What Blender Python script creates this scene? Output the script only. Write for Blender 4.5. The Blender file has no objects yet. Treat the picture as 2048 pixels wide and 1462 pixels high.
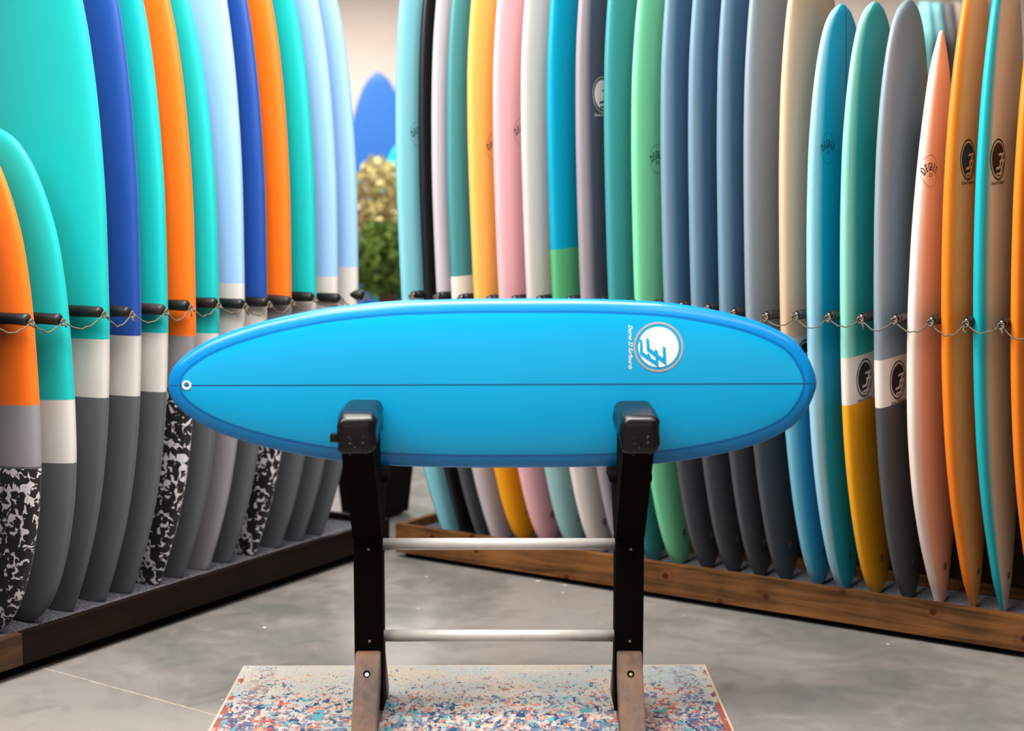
import bpy, bmesh, math, random
import numpy as np
from mathutils import Matrix, Vector
from mathutils.geometry import tessellate_polygon
random.seed(7)
PI = math.pi
S = bpy.context.scene
COL = S.collection

# ---------------------------------------------------------------- camera
PITCH = math.radians(6.328)
cd = bpy.data.cameras.new('camera')
cam = bpy.data.objects.new('camera', cd); COL.objects.link(cam)
cam.location = (0, 0, 1.65)
cam.rotation_euler = (PI/2 - PITCH, 0, 0)
cd.sensor_width = 36.0
cd.lens = 3030.0 / 2048 * 36.0
cd.clip_end = 100
cd.dof.use_dof = True
cd.dof.focus_distance = 5.1
cd.dof.aperture_fstop = 1.6
S.camera = cam

# ---------------------------------------------------------------- world, lights, exposure
S.view_settings.view_transform = 'Standard'
S.view_settings.look = 'None'
S.view_settings.gamma = 1.0
S.view_settings.use_curve_mapping = False
S.view_settings.exposure = 0.05
w = bpy.data.worlds.new('world'); S.world = w; w.use_nodes = True
w.node_tree.nodes['Background'].inputs[0].default_value = (1, 0.97, 0.93, 1)
w.node_tree.nodes['Background'].inputs[1].default_value = 0.3

def area(name, loc, sx, sy, power, rot=(0, 0, 0), col=(1, 0.965, 0.92)):
    l = bpy.data.lights.new(name, 'AREA'); l.shape = 'RECTANGLE'; l.size = sx; l.size_y = sy
    l.energy = power; l.color = col
    o = bpy.data.objects.new(name, l); COL.objects.link(o); o.location = loc; o.rotation_euler = rot
    return o
for k, (x, y, p) in enumerate([(-1.8, 3.0, 125), (-0.2, 3.85, 225), (-0.7, 5.4, 95), (-3.2, 2.4, 65), (1.9, 2.2, 42), (-4.5, 8.5, 120), (-0.6, 9.5, 100),
                               (-2.0, 13.2, 270), (2.6, 13.2, 290)]):
    area('ceiling_lamp', (x, y, 4.0), 2.2, 1.0, p)
area('front_fill', (-0.5, -3.6, 2.4), 6.0, 3.0, 32, (PI/2, 0, 0), (1, 0.98, 0.96))  # added fill from behind the camera; the front wall has no opening

# ---------------------------------------------------------------- helpers
def lin(c):
    c = c/255.0
    return c/12.92 if c <= 0.04045 else ((c+0.055)/1.055)**2.4
def rgb(r, g, b): return (lin(r), lin(g), lin(b), 1.0)

def new_mat(name):
    m = bpy.data.materials.new(name); m.use_nodes = True
    nt = m.node_tree; b = nt.nodes['Principled BSDF']
    return m, nt, b
def N(nt, t, **kw):
    n = nt.nodes.new(t)
    for k, v in kw.items(): setattr(n, k, v)
    return n
def plain(name, col, rough=0.5, metal=0.0, spec=0.5, noise=0.06, nscale=40):
    m, nt, b = new_mat(name)
    tc = N(nt, 'ShaderNodeTexCoord'); no = N(nt, 'ShaderNodeTexNoise'); no.inputs['Scale'].default_value = nscale
    nt.links.new(tc.outputs['Object'], no.inputs['Vector'])
    mr = N(nt, 'ShaderNodeMapRange'); mr.inputs['To Min'].default_value = 1-noise; mr.inputs['To Max'].default_value = 1+noise
    nt.links.new(no.outputs['Fac'], mr.inputs['Value'])
    mx = N(nt, 'ShaderNodeVectorMath', operation='SCALE'); mx.inputs[0].default_value = col[:3]
    nt.links.new(mr.outputs['Result'], mx.inputs['Scale'])
    nt.links.new(mx.outputs['Vector'], b.inputs['Base Color'])
    b.inputs['Roughness'].default_value = rough; b.inputs['Metallic'].default_value = metal
    b.inputs['Specular IOR Level'].default_value = spec
    return m

def link(o, parent=None):
    COL.objects.link(o)
    if parent is not None: o.parent = parent
    return o
def tag(o, label=None, cat=None, group=None, kind=None):
    if label: o['label'] = label
    if cat: o['category'] = cat
    if group: o['group'] = group
    if kind: o['kind'] = kind
    return o
def empty(name, loc=(0, 0, 0), rz=0):
    o = bpy.data.objects.new(name, None); COL.objects.link(o); o.location = loc; o.rotation_euler = (0, 0, rz)
    o.empty_display_size = 0.1
    return o
def mesh_obj(name, verts, faces, mat, parent=None, smooth=True):
    me = bpy.data.meshes.new(name)
    me.from_pydata([tuple(v) for v in verts], [], faces); me.update()
    if smooth: me.polygons.foreach_set('use_smooth', [True]*len(me.polygons))
    if mat: me.materials.append(mat)
    return link(bpy.data.objects.new(name, me), parent)
def bm_obj(name, bm, mat, parent=None, smooth=False):
    bmesh.ops.recalc_face_normals(bm, faces=bm.faces)
    me = bpy.data.meshes.new(name); bm.to_mesh(me); bm.free()
    if smooth: me.polygons.foreach_set('use_smooth', [True]*len(me.polygons))
    if mat: me.materials.append(mat)
    return link(bpy.data.objects.new(name, me), parent)
def add_box(bm, x0, x1, y0, y1, z0, z1, bev=0.0, seg=2):
    r = bmesh.ops.create_cube(bm, size=1.0)
    vs = r['verts']
    for v in vs:
        v.co = Vector((x0 if v.co.x < 0 else x1, y0 if v.co.y < 0 else y1, z0 if v.co.z < 0 else z1))
    if bev > 0:
        es = list({e for v in vs for e in v.link_edges})
        bmesh.ops.bevel(bm, geom=es, offset=bev, segments=seg, affect='EDGES', profile=0.6)
def box(name, x0, x1, y0, y1, z0, z1, mat, parent=None, bev=0.003, seg=2, smooth=False):
    bm = bmesh.new(); add_box(bm, x0, x1, y0, y1, z0, z1, bev, seg)
    return bm_obj(name, bm, mat, parent, smooth)
def prism_x(name, poly, x0, x1, mat, parent=None, bev=0.003):
    """polygon in (y, z) extruded along x"""
    bm = bmesh.new()
    a = [bm.verts.new((x0, y, z)) for y, z in poly]; b = [bm.verts.new((x1, y, z)) for y, z in poly]
    n = len(poly)
    bm.faces.new(a); bm.faces.new(b[::-1])
    for i in range(n): bm.faces.new((a[i], b[i], b[(i+1) % n], a[(i+1) % n]))
    if bev > 0: bmesh.ops.bevel(bm, geom=list(bm.edges), offset=bev, segments=2, affect='EDGES')
    return bm_obj(name, bm, mat, parent)
def tube_geo(pts, r, n=10, cap=True):
    pts = [Vector(p) for p in pts]; V = []; F = []
    m = len(pts); rr = r if hasattr(r, '__len__') else [r]*m
    up = Vector((0, 0, 1))
    for i, p in enumerate(pts):
        t = (pts[min(i+1, m-1)] - pts[max(i-1, 0)]).normalized()
        a = t.cross(up)
        if a.length < 1e-3: a = t.cross(Vector((1, 0, 0)))
        a.normalize(); b = a.cross(t).normalized()
        for k in range(n):
            th = 2*PI*k/n
            V.append(p + (a*math.cos(th) + b*math.sin(th))*rr[i])
    for i in range(m-1):
        for k in range(n):
            F.append((i*n+k, i*n+(k+1) % n, (i+1)*n+(k+1) % n, (i+1)*n+k))
    if cap:
        F.append(tuple(range(n))[::-1]); F.append(tuple((m-1)*n+k for k in range(n)))
    return V, F
def merge(geos):
    V = []; F = []
    for v, f in geos:
        o = len(V); V += list(v); F += [tuple(i+o for i in q) for q in f]
    return V, F
def lathe(name, prof, mat, parent=None, n=24):
    V = []; F = []
    for r, z in prof:
        for k in range(n): V.append((r*math.cos(2*PI*k/n), r*math.sin(2*PI*k/n), z))
    m = len(prof)
    for i in range(m-1):
        for k in range(n): F.append((i*n+k, i*n+(k+1) % n, (i+1)*n+(k+1) % n, (i+1)*n+k))
    F.append(tuple(range(n))[::-1]); F.append(tuple((m-1)*n+k for k in range(n)))
    return mesh_obj(name, V, F, mat, parent)

def text_geo(body, size=1.0, shear=0.0, bold=0.0):
    c = bpy.data.curves.new('text', 'FONT'); c.body = body; c.size = size; c.shear = shear; c.resolution_u = 4; c.offset = bold
    o = bpy.data.objects.new('text', c); COL.objects.link(o)
    dg = bpy.context.evaluated_depsgraph_get()
    me = bpy.data.meshes.new_from_object(o.evaluated_get(dg))
    V = [(v.co.x, v.co.y) for v in me.vertices]; F = [tuple(p.vertices) for p in me.polygons]
    bpy.data.objects.remove(o); bpy.data.curves.remove(c); bpy.data.meshes.remove(me)
    return V, F
TXT_SCRIPT = text_geo('Degree 33 Surfboards', 1.0, 0.45, 0.012)
TXT_LET = {ch: text_geo(ch, 1.0, 0.0, 0.022) for ch in 'DEGR3'}

# ---------------------------------------------------------------- wood, fabric, concrete
def wood(name, c0, c1, axis='X', scale=1.0, rough=0.55, knots=False, worn=None, spec=0.4):
    m, nt, b = new_mat(name)
    tc = N(nt, 'ShaderNodeTexCoord'); mp = N(nt, 'ShaderNodeMapping')
    sc = {'X': (0.9, 14, 14), 'Z': (14, 14, 0.9), 'Y': (14, 0.9, 14)}[axis]
    mp.inputs['Scale'].default_value = [s*scale for s in sc]
    nt.links.new(tc.outputs['Object'], mp.inputs['Vector'])
    n1 = N(nt, 'ShaderNodeTexNoise'); n1.inputs['Scale'].default_value = 2.2; n1.inputs['Detail'].default_value = 6; n1.inputs['Distortion'].default_value = 1.2
    nt.links.new(mp.outputs[0], n1.inputs['Vector'])
    n2 = N(nt, 'ShaderNodeTexNoise'); n2.inputs['Scale'].default_value = 3.0; n2.inputs['Detail'].default_value = 3
    nt.links.new(tc.outputs['Object'], n2.inputs['Vector'])
    ad = N(nt, 'ShaderNodeMath', operation='ADD'); nt.links.new(n1.outputs['Fac'], ad.inputs[0]); nt.links.new(n2.outputs['Fac'], ad.inputs[1])
    r = N(nt, 'ShaderNodeValToRGB'); r.color_ramp.elements[0].position = 0.38; r.color_ramp.elements[1].position = 0.66
    r.color_ramp.elements[0].color = c0; r.color_ramp.elements[1].color = c1
    hf = N(nt, 'ShaderNodeMath', operation='MULTIPLY'); hf.inputs[1].default_value = 0.5
    nt.links.new(ad.outputs[0], hf.inputs[0]); nt.links.new(hf.outputs[0], r.inputs['Fac'])
    out = r.outputs['Color']
    if knots:
        sk = N(nt, 'ShaderNodeSeparateXYZ'); nt.links.new(tc.outputs['Object'], sk.inputs[0])
        mk = N(nt, 'ShaderNodeCombineXYZ'); nt.links.new(sk.outputs['X'], mk.inputs['X']); nt.links.new(sk.outputs['Z'], mk.inputs['Y'])
        vo = N(nt, 'ShaderNodeTexVoronoi'); vo.voronoi_dimensions = '2D'; vo.inputs['Scale'].default_value = 5.2; vo.inputs['Randomness'].default_value = 1.0
        nt.links.new(mk.outputs[0], vo.inputs['Vector'])
        kr = N(nt, 'ShaderNodeValToRGB')
        kr.color_ramp.elements[0].position = 0.05; kr.color_ramp.elements[0].color = (1, 1, 1, 1)
        kr.color_ramp.elements[1].position = 0.10; kr.color_ramp.elements[1].color = (0, 0, 0, 1)
        e = kr.color_ramp.elements.new(0.17); e.color = (0.25, 0.25, 0.25, 1)
        e = kr.color_ramp.elements.new(0.26); e.color = (0, 0, 0, 1)
        nt.links.new(vo.outputs['Distance'], kr.inputs['Fac'])
        mx = N(nt, 'ShaderNodeMix', data_type='RGBA'); mx.inputs['B'].default_value = rgb(62, 24, 12)
        nt.links.new(kr.outputs['Color'], mx.inputs['Factor']); nt.links.new(out, mx.inputs['A'])
        out = mx.outputs['Result']
    if worn:
        n3 = N(nt, 'ShaderNodeTexNoise'); n3.inputs['Scale'].default_value = 9; n3.inputs['Detail'].default_value = 4
        nt.links.new(tc.outputs['Object'], n3.inputs['Vector'])
        wr = N(nt, 'ShaderNodeMapRange'); wr.inputs['From Min'].default_value = 0.40; wr.inputs['From Max'].default_value = 0.75
        nt.links.new(n3.outputs['Fac'], wr.inputs['Value'])
        mx = N(nt, 'ShaderNodeMix', data_type='RGBA'); mx.inputs['B'].default_value = worn
        nt.links.new(wr.outputs['Result'], mx.inputs['Factor']); nt.links.new(out, mx.inputs['A']); out = mx.outputs['Result']
    nt.links.new(out, b.inputs['Base Color'])
    bp = N(nt, 'ShaderNodeBump'); bp.inputs['Strength'].default_value = 0.12; bp.inputs['Distance'].default_value = 0.004
    nt.links.new(n1.outputs['Fac'], bp.inputs['Height']); nt.links.new(bp.outputs[0], b.inputs['Normal'])
    b.inputs['Roughness'].default_value = rough; b.inputs['Specular IOR Level'].default_value = spec
    return m

def concrete():
    m, nt, b = new_mat('polished_concrete')
    tc = N(nt, 'ShaderNodeTexCoord')
    n1 = N(nt, 'ShaderNodeTexNoise'); n1.inputs['Scale'].default_value = 1.3; n1.inputs['Detail'].default_value = 7; n1.inputs['Roughness'].default_value = 0.62; n1.inputs['Distortion'].default_value = 0.8
    n2 = N(nt, 'ShaderNodeTexNoise'); n2.inputs['Scale'].default_value = 7; n2.inputs['Detail'].default_value = 6; n2.inputs['Distortion'].default_value = 1.0
    n3 = N(nt, 'ShaderNodeTexNoise'); n3.inputs['Scale'].default_value = 0.55; n3.inputs['Detail'].default_value = 3
    for n in (n1, n2, n3): nt.links.new(tc.outputs['Object'], n.inputs['Vector'])
    a = N(nt, 'ShaderNodeMath', operation='MULTIPLY_ADD'); a.inputs[1].default_value = 0.35
    nt.links.new(n2.outputs['Fac'], a.inputs[0]); nt.links.new(n1.outputs['Fac'], a.inputs[2])
    a2 = N(nt, 'ShaderNodeMath', operation='MULTIPLY_ADD'); a2.inputs[1].default_value = 0.5
    nt.links.new(n3.outputs['Fac'], a2.inputs[0]); nt.links.new(a.outputs[0], a2.inputs[2])
    r = N(nt, 'ShaderNodeValToRGB')
    r.color_ramp.elements[0].position = 0.72; r.color_ramp.elements[0].color = rgb(106, 107, 104)
    r.color_ramp.elements[1].position = 1.08; r.color_ramp.elements[1].color = rgb(136, 130, 126)
    e = r.color_ramp.elements.new(0.86); e.color = rgb(120, 116, 112)
    nt.links.new(a2.outputs[0], r.inputs['Fac'])
    # pale chips in the surface
    mpc = N(nt, 'ShaderNodeMapping'); mpc.inputs['Scale'].default_value = (9, 9, 0); nt.links.new(tc.outputs['Object'], mpc.inputs['Vector'])
    nd = N(nt, 'ShaderNodeTexNoise'); nd.inputs['Scale'].default_value = 60; nt.links.new(tc.outputs['Object'], nd.inputs['Vector'])
    mxv = N(nt, 'ShaderNodeMix', data_type='VECTOR'); mxv.inputs['Factor'].default_value = 0.06
    nt.links.new(mpc.outputs[0], mxv.inputs['A']); nt.links.new(nd.outputs['Color'], mxv.inputs['B'])
    vo = N(nt, 'ShaderNodeTexVoronoi'); vo.inputs['Scale'].default_value = 1.0; nt.links.new(mxv.outputs['Result'], vo.inputs['Vector'])
    sp = N(nt, 'ShaderNodeSeparateColor'); nt.links.new(vo.outputs['Color'], sp.inputs[0])
    th = N(nt, 'ShaderNodeMath', operation='MULTIPLY'); th.inputs[1].default_value = 0.10
    pw = N(nt, 'ShaderNodeMath', operation='POWER'); pw.inputs[1].default_value = 4.0
    nt.links.new(sp.outputs[0], pw.inputs[0]); nt.links.new(pw.outputs[0], th.inputs[0])
    lt = N(nt, 'ShaderNodeMath', operation='LESS_THAN'); nt.links.new(vo.outputs['Distance'], lt.inputs[0]); nt.links.new(th.outputs[0], lt.inputs[1])
    mx = N(nt, 'ShaderNodeMix', data_type='RGBA'); mx.inputs['B'].default_value = rgb(212, 200, 190)
    nt.links.new(lt.outputs[0], mx.inputs['Factor']); nt.links.new(r.outputs['Color'], mx.inputs['A'])
    nt.links.new(mx.outputs['Result'], b.inputs['Base Color'])
    rr = N(nt, 'ShaderNodeMapRange'); rr.inputs['From Min'].default_value = 0.3; rr.inputs['From Max'].default_value = 0.7
    rr.inputs['To Min'].default_value = 0.28; rr.inputs['To Max'].default_value = 0.45
    nt.links.new(n2.outputs['Fac'], rr.inputs['Value']); nt.links.new(rr.outputs['Result'], b.inputs['Roughness'])
    b.inputs['Specular IOR Level'].default_value = 0.4
    return m

def carpet_mat():
    m, nt, b = new_mat('grey_carpet')
    tc = N(nt, 'ShaderNodeTexCoord'); n = N(nt, 'ShaderNodeTexNoise'); n.inputs['Scale'].default_value = 160; n.inputs['Detail'].default_value = 3
    nt.links.new(tc.outputs['Object'], n.inputs['Vector'])
    r = N(nt, 'ShaderNodeValToRGB'); r.color_ramp.elements[0].position = 0.35; r.color_ramp.elements[1].position = 0.68
    r.color_ramp.elements[0].color = rgb(48, 50, 56); r.color_ramp.elements[1].color = rgb(128, 126, 134)
    nt.links.new(n.outputs['Fac'], r.inputs['Fac']); nt.links.new(r.outputs['Color'], b.inputs['Base Color'])
    bp = N(nt, 'ShaderNodeBump'); bp.inputs['Strength'].default_value = 0.6; bp.inputs['Distance'].default_value = 0.004
    nt.links.new(n.outputs['Fac'], bp.inputs['Height']); nt.links.new(bp.outputs[0], b.inputs['Normal'])
    b.inputs['Roughness'].default_value = 0.95; b.inputs['Specular IOR Level'].default_value = 0.1
    return m

M = {}
M['wall'] = plain('warm_plaster', rgb(226, 212, 202), 0.85, nscale=3)
M['ceiling'] = plain('white_ceiling', rgb(215, 210, 205), 0.9, nscale=3)
M['concrete'] = concrete()
M['brown'] = wood('brown_stained_pine', rgb(60, 38, 18), rgb(128, 84, 46), 'X', 1.0, 0.6, knots=True, spec=0.15)
M['dark'] = wood('espresso_stained_wood', rgb(14, 8, 6), rgb(30, 17, 12), 'X', 1.0, 0.55, spec=0.12)
M['backing'] = wood('dark_brown_boarding', rgb(26, 17, 10), rgb(58, 40, 25), 'X', 1.0, 0.7, spec=0.1)
M['dark_end'] = wood('espresso_wood_light', rgb(34, 18, 10), rgb(86, 54, 24), 'X', 1.2, 0.5)
M['post'] = wood('black_brown_post', rgb(6, 4, 3), rgb(14, 8, 6), 'Z', 1.0, 0.8, spec=0.03)
M['foot'] = wood('lit_worn_brown_foot', rgb(70, 54, 46), rgb(112, 88, 76), 'Z', 1.0, 0.6, worn=rgb(124, 84, 58))  # paler than the posts: light from above put into the brown, plus worn blotches
M['black'] = plain('black_void_paint', rgb(9, 8, 8), 0.8, spec=0.06)
M['leather'] = plain('black_leather', rgb(10, 9, 11), 0.28, spec=0.40, nscale=90)
M['foam'] = plain('black_foam', rgb(17, 17, 18), 0.45, spec=0.5)
M['foam_brown'] = plain('worn_foam', rgb(42, 33, 30), 0.5)
M['gloss_black'] = plain('gloss_black', rgb(14, 13, 13), 0.12, spec=0.7)
M['alu'] = plain('brushed_aluminium', rgb(206, 200, 194), 0.36, metal=0.35, noise=0.15, nscale=25)
M['brass'] = plain('brass', rgb(150, 125, 80), 0.35, metal=0.9)
M['rope'] = plain('natural_rope', rgb(104, 92, 78), 0.9, noise=0.35, nscale=180)
M['carpet'] = carpet_mat()
M['plugwhite'] = plain('white_plastic', rgb(225, 215, 212), 0.4)
M['plughole'] = plain('plug_hole', rgb(70, 68, 70), 0.3)

# ---------------------------------------------------------------- the room
def struct(o): o['kind'] = 'structure'; return o
struct(box('floor', -9, 9, -5, 16, -0.2, 0, M['concrete'], None, 0))
struct(box('wall_back', -9, 9, 16, 16.2, 0, 4.9, M['wall'], None, 0))
struct(box('wall_left', -9.2, -9, -5, 16.2, 0, 4.9, M['wall'], None, 0))
struct(box('wall_right', 9, 9.2, -5, 16.2, 0, 4.9, M['wall'], None, 0))
struct(box('wall_front', -9.2, 9.2, -5.2, -5, 0, 4.9, M['wall'], None, 0))
struct(box('ceiling', -9.2, 9.2, -5.2, 16.2, 4.9, 5.1, M['ceiling'], None, 0))
# saw-cut joint with pale filler
jm = plain('joint_filler', rgb(164, 148, 134), 0.8, noise=0.5, nscale=45)
def floor_strip(p, q, wd, name):
    p = Vector((p[0], p[1], 0)); q = Vector((q[0], q[1], 0)); d = (q-p).normalized(); nrm = Vector((-d.y, d.x, 0))
    V = []; F = []; n = 60; rs = random.Random(5)
    for i in range(n+1):
        c = p + (q-p)*(i/n) + nrm*rs.uniform(-0.0015, 0.0015); hw = wd*rs.uniform(0.35, 1.0)
        V += [c-nrm*hw+Vector((0, 0, 0.0)), c-nrm*hw*0.6+Vector((0, 0, 0.0012)), c+nrm*hw*0.6+Vector((0, 0, 0.0012)), c+nrm*hw]
    for i in range(n):
        for k in range(3): F.append((i*4+k, i*4+k+1, (i+1)*4+k+1, (i+1)*4+k))
    return struct(mesh_obj(name, V, F, jm, None))
floor_strip((-2.30, 5.645), (-0.60, 4.462), 0.0036, 'trim_1')

# ---------------------------------------------------------------- surfboard builder
def sampled(prof):
    """profile (t, h) -> function, interpolated monotonically in the angle acos(1-2t)"""
    s = np.array([math.acos(max(-1, min(1, 1-2*t))) for t, _ in prof]); h = np.array([q for _, q in prof])
    d = np.diff(h)/np.diff(s); m = np.zeros(len(h)); m[0] = d[0]; m[-1] = d[-1]
    for i in range(1, len(h)-1):
        m[i] = 0 if d[i-1]*d[i] <= 0 else 2*d[i-1]*d[i]/(d[i-1]+d[i])
    def f(t):
        x = math.acos(max(-1, min(1, 1-2*t))); i = int(min(max(np.searchsorted(s, x)-1, 0), len(s)-2))
        H = s[i+1]-s[i]; u = (x-s[i])/H
        return max(1e-4, (2*u**3-3*u*u+1)*h[i] + (u**3-2*u*u+u)*H*m[i] + (-2*u**3+3*u*u)*h[i+1] + (u**3-u*u)*H*m[i+1])
    return f
P_EGG = sampled([(0, .03), (.012, .25), (.035, .40), (.065, .53), (.11, .66), (.17, .785), (.27, .92), (.37, .98), (.50, 1.0), (.62, .997), (.75, .96),
                 (.835, .87), (.895, .76), (.936, .64), (.966, .50), (.987, .30), (.997, .13), (1, .02)])
P_LONG = sampled([(0, .30), (.02, .40), (.06, .54), (.12, .71), (.20, .86), (.30, .96), (.42, 1.0), (.55, .995), (.67, .95), (.78, .865), (.87, .73),
                  (.93, .565), (.97, .38), (.99, .20), (1, .03)])
P_PIN = sampled([(0, .03), (.02, .17), (.06, .34), (.12, .53), (.20, .74), (.30, .90), (.42, .985), (.52, 1.0), (.64, .97), (.76, .86), (.86, .68),
                 (.93, .49), (.97, .32), (.99, .16), (1, .02)])
P_FISH = sampled([(0, .14), (.02, .24), (.07, .44), (.14, .68), (.24, .90), (.36, 1.0), (.48, .985), (.62, .88), (.75, .70), (.87, .46), (.95, .25), (.985, .11), (1, .015)])
ND, NB = 2.35, 3.2
class Board:
    def __init__(s, L, W, T, prof, rn=0.05, rt=0.025, ns=56, na=36, dk=1.0):
        s.dk = dk
        s.L, s.W, s.T, s.prof, s.rn, s.rt, s.ns, s.na = L, W, T, prof, rn, rt, ns, na
    def hw(s, t): return s.prof(t)*s.W/2
    def th(s, t):
        k = min(1.0, s.prof(t)/0.30)**0.7
        return s.T*(0.30+0.70*max(0, math.sin(PI*min(1, max(0, t*0.94+0.03))))**0.6)*(0.15+0.85*k)
    def rk(s, t):
        r = 0
        if t > 0.5: r = s.rn*((t-0.5)/0.5)**2.4
        elif t < 0.45: r = s.rt*((0.45-t)/0.45)**2.0
        return r
    def deck(s, x, z):
        t = min(1, max(0, z/s.L)); q = min(0.999, abs(x)/s.hw(t))
        return s.rk(t)+s.dk*s.th(t)/2*(1-q**ND)**(1/ND)
    def build(s, name, mat, parent=None):
        V = []; F = []; side = []; edge = []
        na = s.na
        ts = [0.5-0.5*math.cos(PI*i/s.ns) for i in range(s.ns+1)]
        for t in ts:
            w_, h_, r_ = s.hw(t), s.th(t)/2, s.rk(t)
            for k in range(na):
                a = 2*PI*k/na; c, sn = math.cos(a), math.sin(a)
                n = ND if sn >= 0 else NB
                x = w_*math.copysign(abs(c)**(2/n), c); y = h_*(s.dk if sn >= 0 else 2-s.dk)*math.copysign(abs(sn)**(2/n), sn)
                V.append((x, r_+y, t*s.L))
                q = 1-abs(x)/w_
                side.append(q if sn >= 0 else -q)
        m = len(ts)
        for i in range(m-1):
            for k in range(na): F.append((i*na+k, (i+1)*na+k, (i+1)*na+(k+1) % na, i*na+(k+1) % na))
        F.append(tuple(range(na))); F.append(tuple((m-1)*na+k for k in range(na))[::-1])
        # true distance to the outline in the deck plane
        tt = np.array([0.5-0.5*math.cos(PI*i/240) for i in range(241)])
        ol = np.array([[s.hw(t), t*s.L] for t in tt]); ol = np.vstack([[0, 0], ol, [0, s.L]])
        P = np.array([[abs(v[0]), v[2]] for v in V])
        a0, b0 = ol[:-1], ol[1:]; ab = b0-a0; l2 = (ab**2).sum(1)+1e-12
        for p in P:
            u = np.clip(((p-a0)*ab).sum(1)/l2, 0, 1); d = a0+ab*u[:, None]-p
            edge.append(float(np.sqrt((d**2).sum(1).min())))
        o = mesh_obj(name, V, F, mat, parent)
        A = o.data.attributes.new('side', 'FLOAT', 'POINT'); A.data.foreach_set('value', side)
        A = o.data.attributes.new('edge', 'FLOAT', 'POINT')
        A.data.foreach_set('value', [e if sd >= 0 else -e for e, sd in zip(edge, side)])
        return o
    def decal(s, name, V2, F, mat, parent, off=0.0009, maxe=0.012):
        """flat outline (x, z) laid on the deck"""
        bm = bmesh.new(); vs = [bm.verts.new((x, 0, z)) for x, z in V2]
        for f in F:
            try: bm.faces.new([vs[i] for i in f])
            except ValueError: pass
        for it in range(5):
            bmesh.ops.triangulate(bm, faces=bm.faces)
            es = [e for e in bm.edges if e.calc_length() > maxe]
            if not es: break
            bmesh.ops.subdivide_edges(bm, edges=es, cuts=1)
        bmesh.ops.triangulate(bm, faces=bm.faces)
        for v in bm.verts: v.co.y = s.deck(v.co.x, v.co.z)+off
        for f in bm.faces:
            f.normal_update()
            if f.normal.y < 0: f.normal_flip()
        me = bpy.data.meshes.new(name); bm.to_mesh(me); bm.free()
        me.materials.append(mat); me.polygons.foreach_set('use_smooth', [True]*len(me.polygons))
        return link(bpy.data.objects.new(name, me), parent)

def ring2(cx, cz, r0, r1, n=48):
    V = []; F = []
    for k in range(n):
        c, q = math.cos(2*PI*k/n), math.sin(2*PI*k/n); V += [(cx+r0*c, cz+r0*q), (cx+r1*c, cz+r1*q)]
    for k in range(n): j = (k+1) % n; F.append((2*k, 2*k+1, 2*j+1, 2*j))
    return V, F
def disc2(cx, cz, r, n=48, rings=4):
    V = [(cx, cz)]; F = []
    for i in range(1, rings+1):
        for k in range(n): V.append((cx+r*i/rings*math.cos(2*PI*k/n), cz+r*i/rings*math.sin(2*PI*k/n)))
    for k in range(n): F.append((0, 1+k, 1+(k+1) % n))
    for i in range(rings-1):
        for k in range(n): j = (k+1) % n; F.append((1+i*n+k, 1+(i+1)*n+k, 1+(i+1)*n+j, 1+i*n+j))
    return V, F
GLYPH = [(430, 570), (515, 610), (525, 870), (620, 940), (630, 890), (690, 935), (695, 1000), (790, 1060), (808, 1050), (800, 985), (612, 840),
         (595, 540), (665, 590), (680, 790), (780, 860), (800, 812), (860, 850), (870, 935), (975, 1000), (970, 725), (1035, 780), (1055, 1180),
         (870, 1040), (880, 1230), (832, 1220), (835, 1190), (462, 935), (455, 900), (462, 640), (415, 650)]
def emblem(b, root, cx, cz, R, disc_m, glyph_m, ring_m, script_m):
    k = R/562.0
    b.decal('emblem_ring', *ring2(cx, cz, R*0.92, R), ring_m, root)
    b.decal('emblem_disc', *disc2(cx, cz, R*0.81), disc_m, root)
    pts = [(cx-(py-760)*k, cz+(px-875)*k) for px, py in GLYPH]
    b.decal('emblem_mark', pts, [tuple(f) for f in tessellate_polygon([[Vector((x, z, 0)) for x, z in pts]])], glyph_m, root, off=0.0016)
    V, F = TXT_SCRIPT
    wd = max(v[0] for v in V); sc = 1.78*R/wd
    V2 = [(cx+0.89*R-x*sc, cz-1.19*R+y*sc*1.15) for x, y in V]
    b.decal('script_lettering', V2, F, script_m, root, maxe=0.02)
def stamp(b, root, cx, cz, R, m):
    geos = []
    word = 'DEGREE'
    for i, ch in enumerate(word):
        a = math.radians(35-i*70/5)
        V, F = TXT_LET[ch]; sc = 0.80*R
        xm = (min(v[0] for v in V)+max(v[0] for v in V))/2
        out = []
        for x, y in V:
            lx, ly = (x-xm)*sc*0.55, y*sc+1.25*R
            rx = lx*math.cos(a)-ly*math.sin(a); ry = lx*math.sin(a)+ly*math.cos(a)
            out.append((cx-rx, cz+ry-1.20*R))
        geos.append((out, F))
    for dx in (-0.16, 0.16):
        V, F = TXT_LET['3']; xm = (min(v[0] for v in V)+max(v[0] for v in V))/2
        geos.append(([(cx-((x-xm)*0.4*R+dx*R), cz-0.40*R+y*0.36*R) for x, y in V], F))
    b.decal('stamp_lettering', *merge(geos), m, root, maxe=0.02)
    b.decal('stamp_ring', *ring2(cx, cz, R*1.12, R*1.145), m, root)
def plug(b, root, cz, dark=False):
    y = b.deck(0, cz)
    g = empty('leash_plug'); bpy.data.objects.remove(g)
    V = []; F = []; n = 20
    for r, dy in ((0.0145, -0.004), (0.0145, 0.0014), (0.0125, 0.002), (0.008, 0.002), (0.007, -0.003)):
        for k in range(n): V.append((r*math.cos(2*PI*k/n), y+dy, cz+r*math.sin(2*PI*k/n)))
    for i in range(4):
        for k in range(n): F.append((i*n+k, i*n+(k+1) % n, (i+1)*n+(k+1) % n, (i+1)*n+k))
    F.append(tuple(4*n+k for k in range(n)))
    p = mesh_obj('leash_plug', V, F, M['plugwhite'] if not dark else M['plughole'], root)
    return p

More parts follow.
